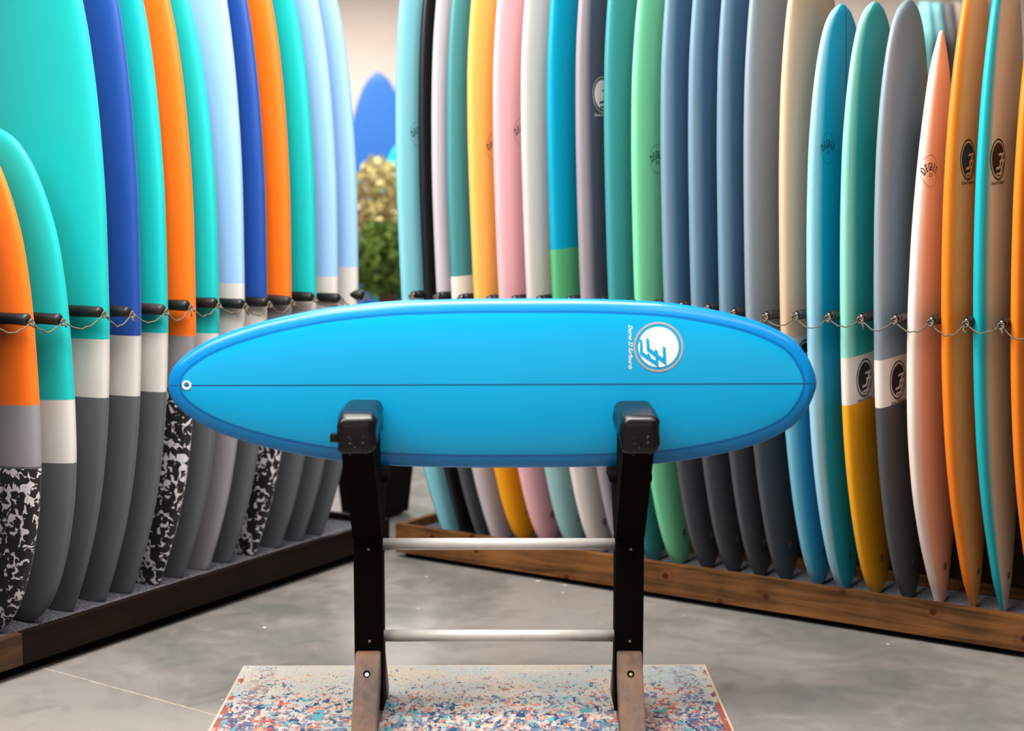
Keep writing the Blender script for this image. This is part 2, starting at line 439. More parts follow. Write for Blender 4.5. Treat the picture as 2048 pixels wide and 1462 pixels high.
def board_mat(name, bands, rail=None, rough=0.5, camo=None, spec=0.5, s0=0.10, s1=0.24, coat=0.0, sheen=0.0):
    """bands: [(upper z, colour), ...] from tail to nose; rail colour on the rails and underside; camo: z below which the tail is speckled"""
    m, nt, b = new_mat(name)
    tc = N(nt, 'ShaderNodeTexCoord'); sp = N(nt, 'ShaderNodeSeparateXYZ'); nt.links.new(tc.outputs['Object'], sp.inputs[0])
    dv = N(nt, 'ShaderNodeMath', operation='DIVIDE'); dv.inputs[1].default_value = 3.0; nt.links.new(sp.outputs['Z'], dv.inputs[0])
    def ramp(bs):
        r = N(nt, 'ShaderNodeValToRGB'); cr = r.color_ramp; cr.interpolation = 'CONSTANT'
        cr.elements[0].position = 0; cr.elements[0].color = bs[0][1]
        cr.elements[1].position = 1.0; cr.elements[1].color = bs[-1][1]
        for (zu, _), (_, c) in zip(bs[:-1], bs[1:]):
            e = cr.elements.new(zu/3.0); e.color = c
        nt.links.new(dv.outputs[0], r.inputs['Fac']); return r.outputs['Color']
    out = ramp(bands)
    if rail is not None:
        rc = ramp(rail)
        at = N(nt, 'ShaderNodeAttribute', attribute_name='side')
        mr = N(nt, 'ShaderNodeMapRange'); mr.inputs['From Min'].default_value = s0; mr.inputs['From Max'].default_value = s1
        ab = N(nt, 'ShaderNodeMath', operation='ABSOLUTE'); nt.links.new(at.outputs['Fac'], ab.inputs[0])
        nt.links.new(ab.outputs[0], mr.inputs['Value'])
        mx = N(nt, 'ShaderNodeMix', data_type='RGBA'); nt.links.new(mr.outputs['Result'], mx.inputs['Factor'])
        nt.links.new(rc, mx.inputs['A']); nt.links.new(out, mx.inputs['B']); out = mx.outputs['Result']
    if camo:
        n1 = N(nt, 'ShaderNodeTexNoise'); n1.inputs['Scale'].default_value = 36; n1.inputs['Detail'].default_value = 3.0; n1.inputs['Distortion'].default_value = 0.7
        nt.links.new(tc.outputs['Object'], n1.inputs['Vector'])
        gt = N(nt, 'ShaderNodeMath', operation='GREATER_THAN'); gt.inputs[1].default_value = 0.54; nt.links.new(n1.outputs['Fac'], gt.inputs[0])
        cm = N(nt, 'ShaderNodeMix', data_type='RGBA'); cm.inputs['A'].default_value = rgb(22, 22, 24); cm.inputs['B'].default_value = rgb(206, 200, 204)
        nt.links.new(gt.outputs[0], cm.inputs['Factor'])
        lt = N(nt, 'ShaderNodeMath', operation='LESS_THAN'); lt.inputs[1].default_value = camo; nt.links.new(sp.outputs['Z'], lt.inputs[0])
        mx = N(nt, 'ShaderNodeMix', data_type='RGBA'); nt.links.new(lt.outputs[0], mx.inputs['Factor'])
        nt.links.new(out, mx.inputs['A']); nt.links.new(cm.outputs['Result'], mx.inputs['B']); out = mx.outputs['Result']
    # fine foam / sanded grain
    ng = N(nt, 'ShaderNodeTexNoise'); ng.inputs['Scale'].default_value = 420; nt.links.new(tc.outputs['Object'], ng.inputs['Vector'])
    mg = N(nt, 'ShaderNodeMapRange'); mg.inputs['To Min'].default_value = 0.93; mg.inputs['To Max'].default_value = 1.07
    nt.links.new(ng.outputs['Fac'], mg.inputs['Value'])
    vm = N(nt, 'ShaderNodeVectorMath', operation='SCALE'); nt.links.new(out, vm.inputs[0]); nt.links.new(mg.outputs['Result'], vm.inputs['Scale'])
    nt.links.new(vm.outputs['Vector'], b.inputs['Base Color'])
    b.inputs['Roughness'].default_value = rough; b.inputs['Specular IOR Level'].default_value = spec
    if sheen: b.inputs['Sheen Weight'].default_value = sheen; b.inputs['Sheen Roughness'].default_value = 0.4
    if coat: b.inputs['Coat Weight'].default_value = coat; b.inputs['Coat Roughness'].default_value = 0.15
    return m

# ---------------------------------------------------------------- the two racks' frames
AL, RL = Vector((-1.74, 5.0, 0)), math.radians(59.3)
AR, RR = Vector((-0.50, 6.83, 0)), math.radians(-33.2)
def fr(A, a): return Vector((math.cos(a), math.sin(a), 0)), Vector((-math.sin(a), math.cos(a), 0))
UL, VL = fr(AL, RL); UR, VR = fr(AR, RR)

def set_board(o, A, U, V, u, v, deck_dir, zc, zmid, lean_u, lean_v):
    """stand a board on its tail: (u, v) is its middle line at height zmid; it touches the tray floor zc"""
    Yd = U*deck_dir; Z = (Vector((0, 0, 1)) + U*lean_u + V*lean_v).normalized()
    X = Yd.cross(Z).normalized(); Yd = Z.cross(X)
    R = Matrix((X, Yd, Z)).transposed().to_4x4()
    zs = [(R @ q.co).z for q in o.data.vertices]
    p = A + U*u + V*v
    base = Vector((0, 0, zc-min(zs)+0.0005)); k = (zmid-base.z)/Z.z
    R.translation = p - Vector((Z.x, Z.y, 0))*k + base
    o.matrix_world = R

# ---------------------------------------------------------------- left rack
def build_rack(name, A, rot, u0, u1, depth, zb, zt, zcar, plank_cuts, plank_mats, inner_mat, beam_v, beam_z, label):
    r = empty(name, A, rot); tag(r, label, 'display rack')
    for a, b_, m in zip(plank_cuts[:-1], plank_cuts[1:], plank_mats):
        box('front_plank', a+0.0006, b_-0.0006, 0, 0.032, zb, zt, m, r, 0.002)
    box('end_plank', u0, u0+0.032, 0.0325, depth-0.0325, zb, zt, inner_mat, r, 0.002)
    box('end_plank', u1-0.032, u1, 0.0325, depth-0.0325, zb, zt, inner_mat, r, 0.002)
    box('back_plank', u0, u1, depth-0.032, depth, zb, zt, inner_mat, r, 0.002)
    box('carpet', u0+0.033, u1-0.033, 0.033, depth-0.033, zb+0.01, zcar, M['carpet'], r, 0.004)
    box('plinth', u0+0.02, u1-0.02, 0.05, depth-0.02, 0, zb-0.0005, M['black'], r, 0)
    n = 4
    for i in range(n):
        u = u0+0.08+(u1-u0-0.16)*i/(n-1)
        box('upright', u-0.045, u+0.045, beam_v+0.0725, beam_v+0.117, 0.0, 1.93, M['post'], r, 0.003)
    box('peg_beam', u0, u1, beam_v, beam_v+0.045, beam_z-0.07, beam_z+0.07, M['post'], r, 0.003)
    for k in range(13):
        z = 0.012+0.148*k
        box('back_slat', u0, u1, beam_v+0.0505, beam_v+0.072, z, z+0.1465, M['backing'], r, 0.002)
    return r
rackL = build_rack('board_rack', AL, RL, -0.75, 2.287, 0.68, 0.045, 0.158, 0.128, [-0.75, 0.103, 2.287], [M['dark_end'], M['dark']], M['dark'],
                   0.70, 1.24, 'dark brown board rack with grey carpet tray under the soft boards on the left')
rackR = build_rack('board_rack', AR, RR, -0.045, 3.35, 0.40, 0.026, 0.157, 0.118, [-0.045, 3.35], [M['brown']], M['brown'],
                   0.47, 1.22, 'knotty brown wooden board rack running along the right side')

def cat(p, q, sag, n=9):
    p, q = Vector(p), Vector(q)
    return [p.lerp(q, i/n) - Vector((0, 0, 4*sag*(i/n)*(1-i/n))) for i in range(n+1)]
def pegs(rack, us, zs, tipv, beam_v, r, capped, zc):
    tips = []
    for i, (u, z) in enumerate(zip(us, zs)):
        ln = beam_v-tipv; P = []; rad = []
        for k in range(13):
            s = k/12; P.append((u, tipv+ln*s, z + (zc-z)*s*0.5))
            rad.append(r*(1+0.05*math.sin(k*2.3+i)))
        P = [(u, tipv-0.008, z)]+P; rad = [r*0.72]+rad
        V, F = tube_geo(P, rad, 14)
        pg = mesh_obj('peg', V, F, M['foam_brown'] if i % 5 == 1 and not capped else M['foam'], rack)
        if capped:
            prof = [(0.002, 0.018), (0.009, 0.0165), (0.0145, 0.011), (0.0165, 0.0), (0.0145, -0.010), (0.009, -0.0145)]
            c = lathe('peg_cap', prof, M['gloss_black'], pg, 16)
            c.location = (u, tipv-0.018, z); c.rotation_euler = (PI/2, 0, 0)
        tips.append((u, tipv-(0.026 if capped else 0.010), z-0.004))
    return tips
def rope(rack_A, rack_rot, tips, label, seed):
    root = empty('rope', rack_A, rack_rot); tag(root, label, 'rope')
    rs = random.Random(seed); pts = []
    geos = []
    for a, b_ in zip(tips[:-1], tips[1:]):
        sg = rs.uniform(0.026, 0.044)
        d = Vector((0, -0.012, 0))
        c = cat(Vector(a)+d, Vector(b_)+d, sg)
        for j in range(1, len(c)-1): c[j].z -= 0.006*math.sin(PI*j/9)*rs.uniform(-0.4, 1.2)
        geos.append(tube_geo(c, 0.0027, 6))
    V, F = merge(geos); mesh_obj('strand', V, F, M['rope'], root)
    for i, t in enumerate(tips):
        g = []
        c = Vector(t)+Vector((0, -0.013, 0))
        loop = [c+Vector((0.010*math.cos(a), 0.004*math.sin(2*a), -0.004+0.011*math.sin(a))) for a in np.linspace(0, 2*PI, 11)]
        g.append(tube_geo(loop, 0.0034, 6))
        e = c+Vector((rs.uniform(-0.004, 0.008), -0.002, -0.010))
        tl = rs.choice([0.008, 0.012, 0.028])
        g.append(tube_geo([e, e+Vector((rs.uniform(-0.006, 0.010), -0.004, -tl*0.5)), e+Vector((rs.uniform(-0.004, 0.014), -0.002, -tl))], [0.0034, 0.0036, 0.0030], 6))
        V, F = merge(g); mesh_obj('knot', V, F, M['rope'], root)
    return root
uL = [-0.20, -0.06, .09, .228, .417, .552, .726, .856, 1.012, 1.168, 1.313, 1.457, 1.608, 1.793, 1.965]
zL = [1.245, 1.245, 1.246, 1.237, 1.25, 1.242, 1.239, 1.246, 1.246, 1.233, 1.232, 1.23, 1.236, 1.22, 1.225]
tipsL = pegs(rackL, uL, zL, -0.09, 0.70, 0.0205, False, 1.24)
rope(AL, RL, tipsL, 'thin tan rope strung between the peg tips across the left soft boards', 3)
uR = [.215+.01, .355, .478, .622, .746, .868, 1.008, 1.148, 1.28, 1.401, 1.514, 1.627, 1.735, 1.868, 1.987, 2.113, 2.236, 2.361, 2.491, 2.614, 2.735, 2.862, 2.99]
zR = [1.232, 1.231, 1.228, 1.229, 1.233, 1.237, 1.239, 1.238, 1.237, 1.237, 1.236, 1.231, 1.22, 1.212, 1.219, 1.221, 1.221, 1.223, 1.223, 1.223, 1.222, 1.222, 1.222]
tipsR = pegs(rackR, uR, zR, -0.185, 0.47, 0.0175, True, 1.22)
rope(AR, RR, tipsR, 'thin tan rope looped between glossy pegs across the boards on the right', 4)

# ---------------------------------------------------------------- left soft boards
TURQ, BLUE, ORNG, PALE = rgb(0, 178, 176), rgb(16, 66, 146), rgb(246, 110, 10), rgb(146, 186, 228)
LW, LG, DG = rgb(205, 199, 193), rgb(138, 134, 138), rgb(84, 87, 91)
# u, length, z of tail band top, z of white band top, tail/mid/top colours, speckled tail, label
left = [
    (-0.03, 1.85, .66, .90, DG, LW, BLUE, False, 'blue soft surfboard showing as a sliver at the far left edge'),
    (.148, 1.80, .718, .932, DG, LG, ORNG, True, 'short orange soft board with black and white speckled tail nearest the camera on the left'),
    (.306, 1.775, .71, .93, DG, LW, TURQ, False, 'short turquoise soft board with its whole rounded nose visible, in front of the tall ones'),
    (.478, 2.62, .927, 1.144, DG, LW, TURQ, False, 'tall turquoise soft board with the wide face behind the short turquoise one'),
    (.636, 2.70, .92, 1.143, DG, LW, BLUE, False, 'royal blue soft longboard with white band, nearer of the two blue ones'),
    (.774, 2.65, .917, 1.142, DG, LW, TURQ, False, 'turquoise soft longboard between royal blue and tall orange boards'),
    (.925, 2.62, .914, 1.121, DG, LG, ORNG, True, 'tall orange soft board with speckled tail by the tail of the displayed blue board'),
    (1.057, 2.55, .909, 1.122, DG, LW, TURQ, False, 'turquoise soft longboard just behind the tall orange speckled board'),
    (1.209, 2.82, .902, 1.301, LG, LW, PALE, False, 'pale blue soft longboard between turquoise and royal blue boards'),
    (1.346, 2.75, .888, 1.225, DG, LW, BLUE, False, 'royal blue soft longboard with thin face, farther of the two blue ones'),
    (1.502, 2.75, .891, 1.224, DG, LG, ORNG, True, 'orange soft longboard with speckled tail, farthest of the orange ones in the left rack'),
    (1.668, 2.72, .896, 1.221, DG, LW, TURQ, False, 'turquoise soft longboard farthest back in the left rack'),
    (1.821, 2.74, .891, 1.305, DG, LW, PALE, False, 'pale blue soft longboard second from the back end of the left rack'),
    (1.965, 2.72, .888, 1.338, DG, LW, PALE, False, 'pale blue soft longboard at the back end of the left rack'),
]
for i, (u, L, za, zb, c0, c1, c2, camo, lab) in enumerate(left):
    b = Board(L, 0.58, 0.082, P_LONG if L > 2.1 else P_FISH if i == 2 else P_EGG, rn=0.06, rt=0.02)
    if i == 2: b.prof = P_EGG
    z0 = 0.128
    m = board_mat('soft_board_paint', [(za-z0, c0), (zb-z0, c1), (9, c2)], None, 0.5, camo=(za-z0) if camo else None, spec=0.45, sheen=0.22)
    o = b.build('surfboard', m)
    tag(o, lab, 'surfboard', 'soft boards in the left rack')
    plug(b, o, 0.11, True)
    set_board(o, AL, UL, VL, u, 0.225, -1, 0.1285, 1.2 if i > 2 else 0.9, 0.0, -0.005 if i > 2 else 0.045)

# ---------------------------------------------------------------- right boards
K = dict(aq=rgb(128, 196, 210), bk=rgb(16, 18, 20), li=rgb(190, 180, 187), te=rgb(70, 138, 142), wh=rgb(226, 215, 208), ye=rgb(238, 180, 92),
         pk=rgb(232, 174, 180), lg=rgb(200, 192, 187), cy=rgb(0, 152, 186), gn=rgb(84, 170, 116), gr=rgb(152, 142, 148), dk=rgb(70, 78, 94),
         t2=rgb(60, 142, 146), g2=rgb(120, 208, 158), bg=rgb(112, 142, 164), bd=rgb(70, 108, 140), g3=rgb(134, 148, 160), be=rgb(214, 180, 150),
         b2=rgb(150, 204, 228), c2=rgb(0, 160, 204), mi=rgb(140, 214, 194), md=rgb(40, 165, 158), y2=rgb(236, 162, 22), dg=rgb(74, 76, 82),
         cr=rgb(238, 218, 208), cd=rgb(232, 182, 156), o1=rgb(238, 126, 18), o2=rgb(222, 152, 88), tl=rgb(0, 172, 186), td=rgb(196, 198, 190),
         lb=rgb(110, 180, 205), sf=rgb(150, 190, 192), b3=rgb(60, 165, 200))
SG = M_stamp = plain('stamp_ink', rgb(38, 40, 48), 0.5)
INK = plain('black_ink', rgb(14, 14, 16), 0.5)
WHT = plain('white_ink', rgb(226, 220, 214), 0.5)
RING = plain('warm_grey_ink', rgb(168, 150, 140), 0.5)
# u, L, W, profile, bands (world z upper, deck), rail bands, decal, label
R_ = [
    (.140, 2.75, .57, P_LONG, [(9, 'aq')], [(9, 'aq')], ('stamp', .15, 1.93), 'pale aqua board at the far left end of the right rack'),
    (.238, 2.70, .50, P_LONG, [(9, 'bk')], [(9, 'bk')], None, 'black board squeezed in beside the pale aqua board'),
    (.328, 2.72, .56, P_LONG, [(.75, 'dg'), (9, 'li')], None, ('stamp', .14, 2.03), 'pale lilac board between the black board and the dusty teal one'),
    (.410, 2.72, .57, P_LONG, [(1.05, 'li'), (1.315, 'wh'), (9, 'te')], None, None, 'dusty teal board with white band just left of the yellow board'),
    (.525, 2.70, .57, P_EGG, [(.95, 'y2'), (9, 'ye')], None, ('stamp', .14, 1.87), 'warm yellow board, the only all-yellow one'),
    (.652, 2.68, .57, P_EGG, [(9, 'pk')], None, ('stamp', .12, 1.93), 'pastel pink board right of the yellow one'),
    (.790, 2.70, .57, P_EGG, [(.9, 'sf'), (9, 'lg')], None, None, 'light grey board between pink and cyan boards'),
    (.916, 2.72, .57, P_EGG, [(.9, 'wh'), (1.445, 'gn'), (9, 'cy')], None, None, 'cyan board with a green lower section'),
    (1.050, 2.74, .57, P_EGG, [(9, 'dk')], [(9, 'gr')], ('logo', .13, 2.07, 'light'), 'slate grey board with white round logo'),
    (1.180, 2.72, .57, P_EGG, [(.95, 't2'), (1.24, 'wh'), (9, 't2')], None, None, 'deep teal board with white band right of the slate grey one'),
    (1.299, 2.60, .57, P_EGG, [(9, 'g2')], None, ('stamp', .14, 1.81), 'light green board with dark stamp'),
    (1.429, 2.68, .57, P_EGG, [(.85, 'dg'), (1.05, 'wh'), (9, 'bd')], [(.85, 'dg'), (1.05, 'wh'), (9, 'bg')], None, 'dusty blue board next to the light green one'),
    (1.547, 2.68, .57, P_EGG, [(.85, 'dg'), (1.05, 'wh'), (9, 'bd')], [(.85, 'dg'), (1.05, 'wh'), (9, 'bg')], None, 'dusty blue board in the middle of three alike'),
    (1.667, 2.68, .57, P_EGG, [(.85, 'dg'), (1.05, 'wh'), (9, 'bd')], [(.85, 'dg'), (1.05, 'wh'), (9, 'bg')], None, 'dusty blue board next to the blue grey one'),
    (1.776, 2.62, .57, P_EGG, [(.85, 'dg'), (1.05, 'wh'), (9, 'g3')], None, None, 'plain blue grey board left of the beige board'),
    (1.917, 2.52, .57, P_EGG, [(.93, 'b3'), (1.132, 'wh'), (9, 'be')], [(.93, 'lb'), (1.132, 'wh'), (9, 'be')], ('logo', .15, 1.05, 'dark'), 'beige board with white logo band and blue tail'),
    (2.024, 2.25, .57, P_EGG, [(9, 'c2')], [(9, 'b2')], ('stamp', .17, 1.84), 'bright blue board with pale rails and dark centre line'),
    (2.153, 2.25, .57, P_EGG, [(.892, 'y2'), (1.077, 'wh'), (9, 'md')], [(.892, 'y2'), (1.077, 'wh'), (9, 'mi')], ('logo', .15, .99, 'dark'), 'mint board with white logo band and yellow tail'),
    (2.280, 2.25, .57, P_EGG, [(.892, 'dg'), (1.075, 'wh'), (9, 'bg')], [(.892, 'dg'), (1.075, 'wh'), (9, 'g3')], ('logo', .15, .99, 'dark'), 'grey board with white logo band and charcoal tail'),
    (2.400, 2.13, .56, P_FISH, [(9, 'cd')], [(9, 'cr')], ('stamp', .14, 1.75), 'short cream and peach board with sharp pointed nose'),
    (2.526, 2.34, .57, P_PIN, [(9, 'o2')], [(9, 'o1')], ('logo', .13, 1.79, 'dark'), 'orange railed board with tan deck and black round logo'),
    (2.638, 2.40, .57, P_PIN, [(9, 'td')], [(9, 'tl')], ('logo', .15, 1.79, 'dark'), 'teal railed board with pale grey deck and black round logo'),
    (2.767, 2.36, .57, P_PIN, [(9, 'o2')], [(9, 'o1')], None, 'orange board cut off by the right edge of the photo'),
]
ZC = 0.118
for i, (u, L, W, prof, bands, rail, dec, lab) in enumerate(R_):
    b = Board(L, W, 0.068, prof, rn=0.02, rt=0.025)
    cv = lambda bs: [(z-ZC, K[c]) for z, c in bs]
    m = board_mat('sanded_board_paint', cv(bands), cv(rail) if rail else None, 0.42, spec=0.45)
    o = b.build('surfboard', m)
    tag(o, lab, 'surfboard', 'boards in the right rack')
    plug(b, o, 0.14, True)
    if dec and dec[0] == 'stamp': stamp(b, o, dec[1], dec[2]-ZC, 0.05, SG)
    if dec and dec[0] == 'logo':
        if dec[3] == 'light': emblem(b, o, dec[1], dec[2]-ZC, 0.072, WHT, plain('slate_ink', K['dk'], 0.5), RING, WHT)
        else:
            bg = WHT if dec[2] < 1.3 else plain('deck_tone_ink', K[bands[-1][1]], 0.5)
            emblem(b, o, dec[1], dec[2]-ZC, 0.072, INK, bg, INK, INK)
    if i == 16:
        zs = np.linspace(0.03*L, 0.995*L, 90)
        V2 = [q for z in zs for q in ((-0.0025, z), (0.0025, z))]
        b.decal('stringer', V2, [(2*k, 2*k+1, 2*k+3, 2*k+2) for k in range(89)], plain('dark_teal_stringer', rgb(0, 84, 104), 0.5), o, maxe=0.05)
    set_board(o, AR, UR, VR, u, 0.105, 1, ZC+0.0005, 1.35, -0.012, -0.05)

# ---------------------------------------------------------------- the displayed blue board
def front_mat():
    m, nt, b = new_mat('blue_resin_tint')
    at = N(nt, 'ShaderNodeAttribute', attribute_name='edge')
    r = N(nt, 'ShaderNodeValToRGB'); cr = r.color_ramp
    mr = N(nt, 'ShaderNodeMapRange'); mr.inputs['From Min'].default_value = 0; mr.inputs['From Max'].default_value = 0.1
    nt.links.new(at.outputs['Fac'], mr.inputs['Value']); nt.links.new(mr.outputs['Result'], r.inputs['Fac'])
    lap, line, deck = rgb(0, 120, 186), rgb(0, 94, 158), rgb(0, 150, 200)
    cr.elements[0].position = 0; cr.elements[0].color = lap
    cr.elements[1].position = 1; cr.elements[1].color = deck
    for p, c in ((0.34, lap), (0.385, line), (0.425, line), (0.47, deck)):
        e = cr.elements.new(p); e.color = c
    tc = N(nt, 'ShaderNodeTexCoord')
    ng = N(nt, 'ShaderNodeTexNoise'); ng.inputs['Scale'].default_value = 3.5; ng.inputs['Detail'].default_value = 4; nt.links.new(tc.outputs['Object'], ng.inputs['Vector'])
    mg = N(nt, 'ShaderNodeMapRange'); mg.inputs['To Min'].default_value = 0.95; mg.inputs['To Max'].default_value = 1.05
    nt.links.new(ng.outputs['Fac'], mg.inputs['Value'])
    vm = N(nt, 'ShaderNodeVectorMath', operation='SCALE'); nt.links.new(r.outputs['Color'], vm.inputs[0]); nt.links.new(mg.outputs['Result'], vm.inputs['Scale'])
    nt.links.new(vm.outputs['Vector'], b.inputs['Base Color'])
    b.inputs['Roughness'].default_value = 0.28; b.inputs['Specular IOR Level'].default_value = 0.25
    b.inputs['Coat Weight'].default_value = 0.25; b.inputs['Coat Roughness'].default_value = 0.12
    return m
FB = Board(1.99, 0.525, 0.070, P_EGG, rn=0.035, rt=0.02, ns=150, na=96, dk=1.5)
fb = FB.build('surfboard', front_mat())
tag(fb, 'bright blue mid-length surfboard lying on its edge on the wooden stand', 'surfboard')
DECKINK = plain('blue_ink', rgb(0, 150, 200), 0.30, spec=0.35)
emblem(FB, fb, 0.113, 1.503, 0.0765, WHT, DECKINK, RING, WHT)
STR = plain('navy_stringer', rgb(0, 82, 132), 0.4)
zs = np.linspace(0.006, 1.984, 110)
FB.decal('stringer', [q for z in zs for q in ((-0.0018, z), (0.0018, z))], [(2*k, 2*k+1, 2*k+3, 2*k+2) for k in range(109)], STR, fb, off=0.0006, maxe=0.05)
plug(FB, fb, 0.060)
LEANB = math.radians(3.0)
yaw = math.radians(0.6)
Zb = Vector((math.cos(yaw), math.sin(yaw), 0.0022)).normalized()
Yb = Vector((math.sin(yaw)*math.cos(LEANB), -math.cos(yaw)*math.cos(LEANB), math.sin(LEANB)))
Xb = Yb.cross(Zb).normalized(); Yb = Zb.cross(Xb)
Mt = Matrix((Xb, Yb, Zb)).transposed().to_4x4(); Mt.translation = Vector((-1.055, 4.642, 1.0765))
fb.matrix_world = Mt

# ---------------------------------------------------------------- the stand
st = empty('surfboard_stand', (-0.02, 4.645, 0))
tag(st, 'dark wooden two-post stand with padded arms holding the blue board over the rug', 'stand')
HWP = 0.0445
for sx, cx in ((-1, -0.427), (1, 0.385)):
    a, b_ = cx-HWP, cx+HWP
    box('post', a, b_, -0.045, 0.045, 0.05, 0.60, M['post'], st, 0.003)
    # slot block with cheeks that splay to front and back
    prism_x('arm', [(-0.055, 0.602), (0.0, 0.602), (0.0, 0.775), (-0.065, 0.79), (-0.065, 0.975), (-0.335, 0.975), (-0.335, 0.915)], a, b_, M['post'], st)
    prism_x('arm', [(0.0005, 0.602), (0.055, 0.602), (0.335, 0.915), (0.335, 0.975), (0.085, 0.975), (0.085, 0.79), (0.0005, 0.775)], a, b_, M['post'], st)
    # soft cradle under the rail
    bm = bmesh.new(); add_box(bm, a-0.022, b_+0.022, -0.064, 0.084, 0.777, 0.8125, 0.014, 4)
    bm_obj('cradle_pad', bm, M['black'], st, True)
    # wrapped pads on the arm ends
    for sy in (-1, 1):
        y0, y1 = (-0.375, -0.055) if sy < 0 else (0.075, 0.375)
        bm = bmesh.new(); add_box(bm, a-0.012, b_+0.012, y0, y1, 0.945, 1.04, 0.030, 5)
        for f in range(2): bmesh.ops.subdivide_edges(bm, edges=[e for e in bm.edges if e.calc_length() > 0.03], cuts=1, use_grid_fill=True)
        rs = random.Random(int(cx*1000)+sy)
        ph = rs.uniform(0, 6)
        for v in bm.verts:
            front = (y0-v.co.y)*-1 if sy < 0 else (y1-v.co.y)
            k = max(0, 1-front/0.05)
            v.co.z -= 0.035*k*(1 if v.co.z < 1.0 else 0.25)
            v.co.x += 0.004*math.sin(v.co.y*38+ph)+0.003*math.sin(v.co.z*90+v.co.y*60)
            v.co.z += 0.004*math.sin(v.co.y*45+ph*2)*(1 if v.co.z > 1.0 else 0)
        pd = bm_obj('arm_pad', bm, M['leather'], st, True)
        if sx < 0 and sy < 0:
            box('strap_end', a-0.030, a-0.004, y0+0.016, y0+0.05, 0.952, 0.978, M['leather'], pd, 0.004)
        # folds of the wrap meeting in a stitched knot
        g = []
        yf = (y0-0.0005) if sy < 0 else (y1+0.0005)
        kn = Vector((cx+0.006, yf, 0.945))
        for dx, dz in ((-0.048, 0.045), (0.046, 0.048), (-0.042, 0.006), (0.044, 0.012), (-0.018, -0.028), (0.03, -0.026)):
            p = Vector((cx+dx, yf+0.012*(-sy), 0.945+dz))
            g.append(tube_geo([kn, kn.lerp(p, 0.5)+Vector((0, sy*0.003, 0.004)), p], [0.0042, 0.0035, 0.002], 6))
        V, F = merge(g); mesh_obj('pad_fold', V, F, M['leather'], pd)
    # splayed feet
    for sy in (-1, 1):
        poly = [(sy*0.0455, 0.245), (sy*0.066, 0.245), (sy*0.285, 0.0), (sy*0.20, 0.0), (sy*0.0455, 0.14)]
        poly = [(sy*0.046, 0.245), (sy*0.075, 0.245), (sy*0.235, 0.046), (sy*0.235, 0.0165), (sy*0.17, 0.0165), (sy*0.046, 0.17)]
        f = prism_x('foot_brace', poly if sy < 0 else poly[::-1], a+0.006, b_-0.006, M['foot'], st)
    box('base_beam', a+0.012, b_-0.012, -0.232, 0.245, 0.0105, 0.05, M['foot'], st, 0.004)
    for z in (0.567, 0.274):
        s = lathe('screw', [(0.0048, 0), (0.0048, 0.0015), (0.003, 0.0028), (0.0008, 0.003)], M['brass'], st, 12)
        s.location = (cx+0.003, -0.045, z); s.rotation_euler = (PI/2, 0, 0)
    # bolt hole in the front foot
    nrm = Vector((0, -0.199, 0.160)).normalized()
    hb = lathe('bolt_hole', [(0.0115, 0.0002), (0.0115, 0.0012), (0.0105, 0.0014)], M['black'], st, 20)
    d = 0.245-0.052
    hb.location = (cx, -0.075-0.160*(0.052/0.199), d)
    hb.rotation_euler = (math.atan2(0.199, 0.160), 0, 0)
    bo = lathe('bolt', [(0.0065, 0.0), (0.0065, 0.0022), (0.004, 0.0032)], M['brass'] if sx > 0 else M['plugwhite'], hb, 14)
    bo.location = (0.0008, -0.0035, 0.0012)
for z in (0.5735, 0.2795):
    V, F = tube_geo([(-0.3835, 0, z), (0, 0, z), (0.3415, 0, z)], 0.0185, 28)
    mesh_obj('cross_tube', V, F, M['alu'], st)

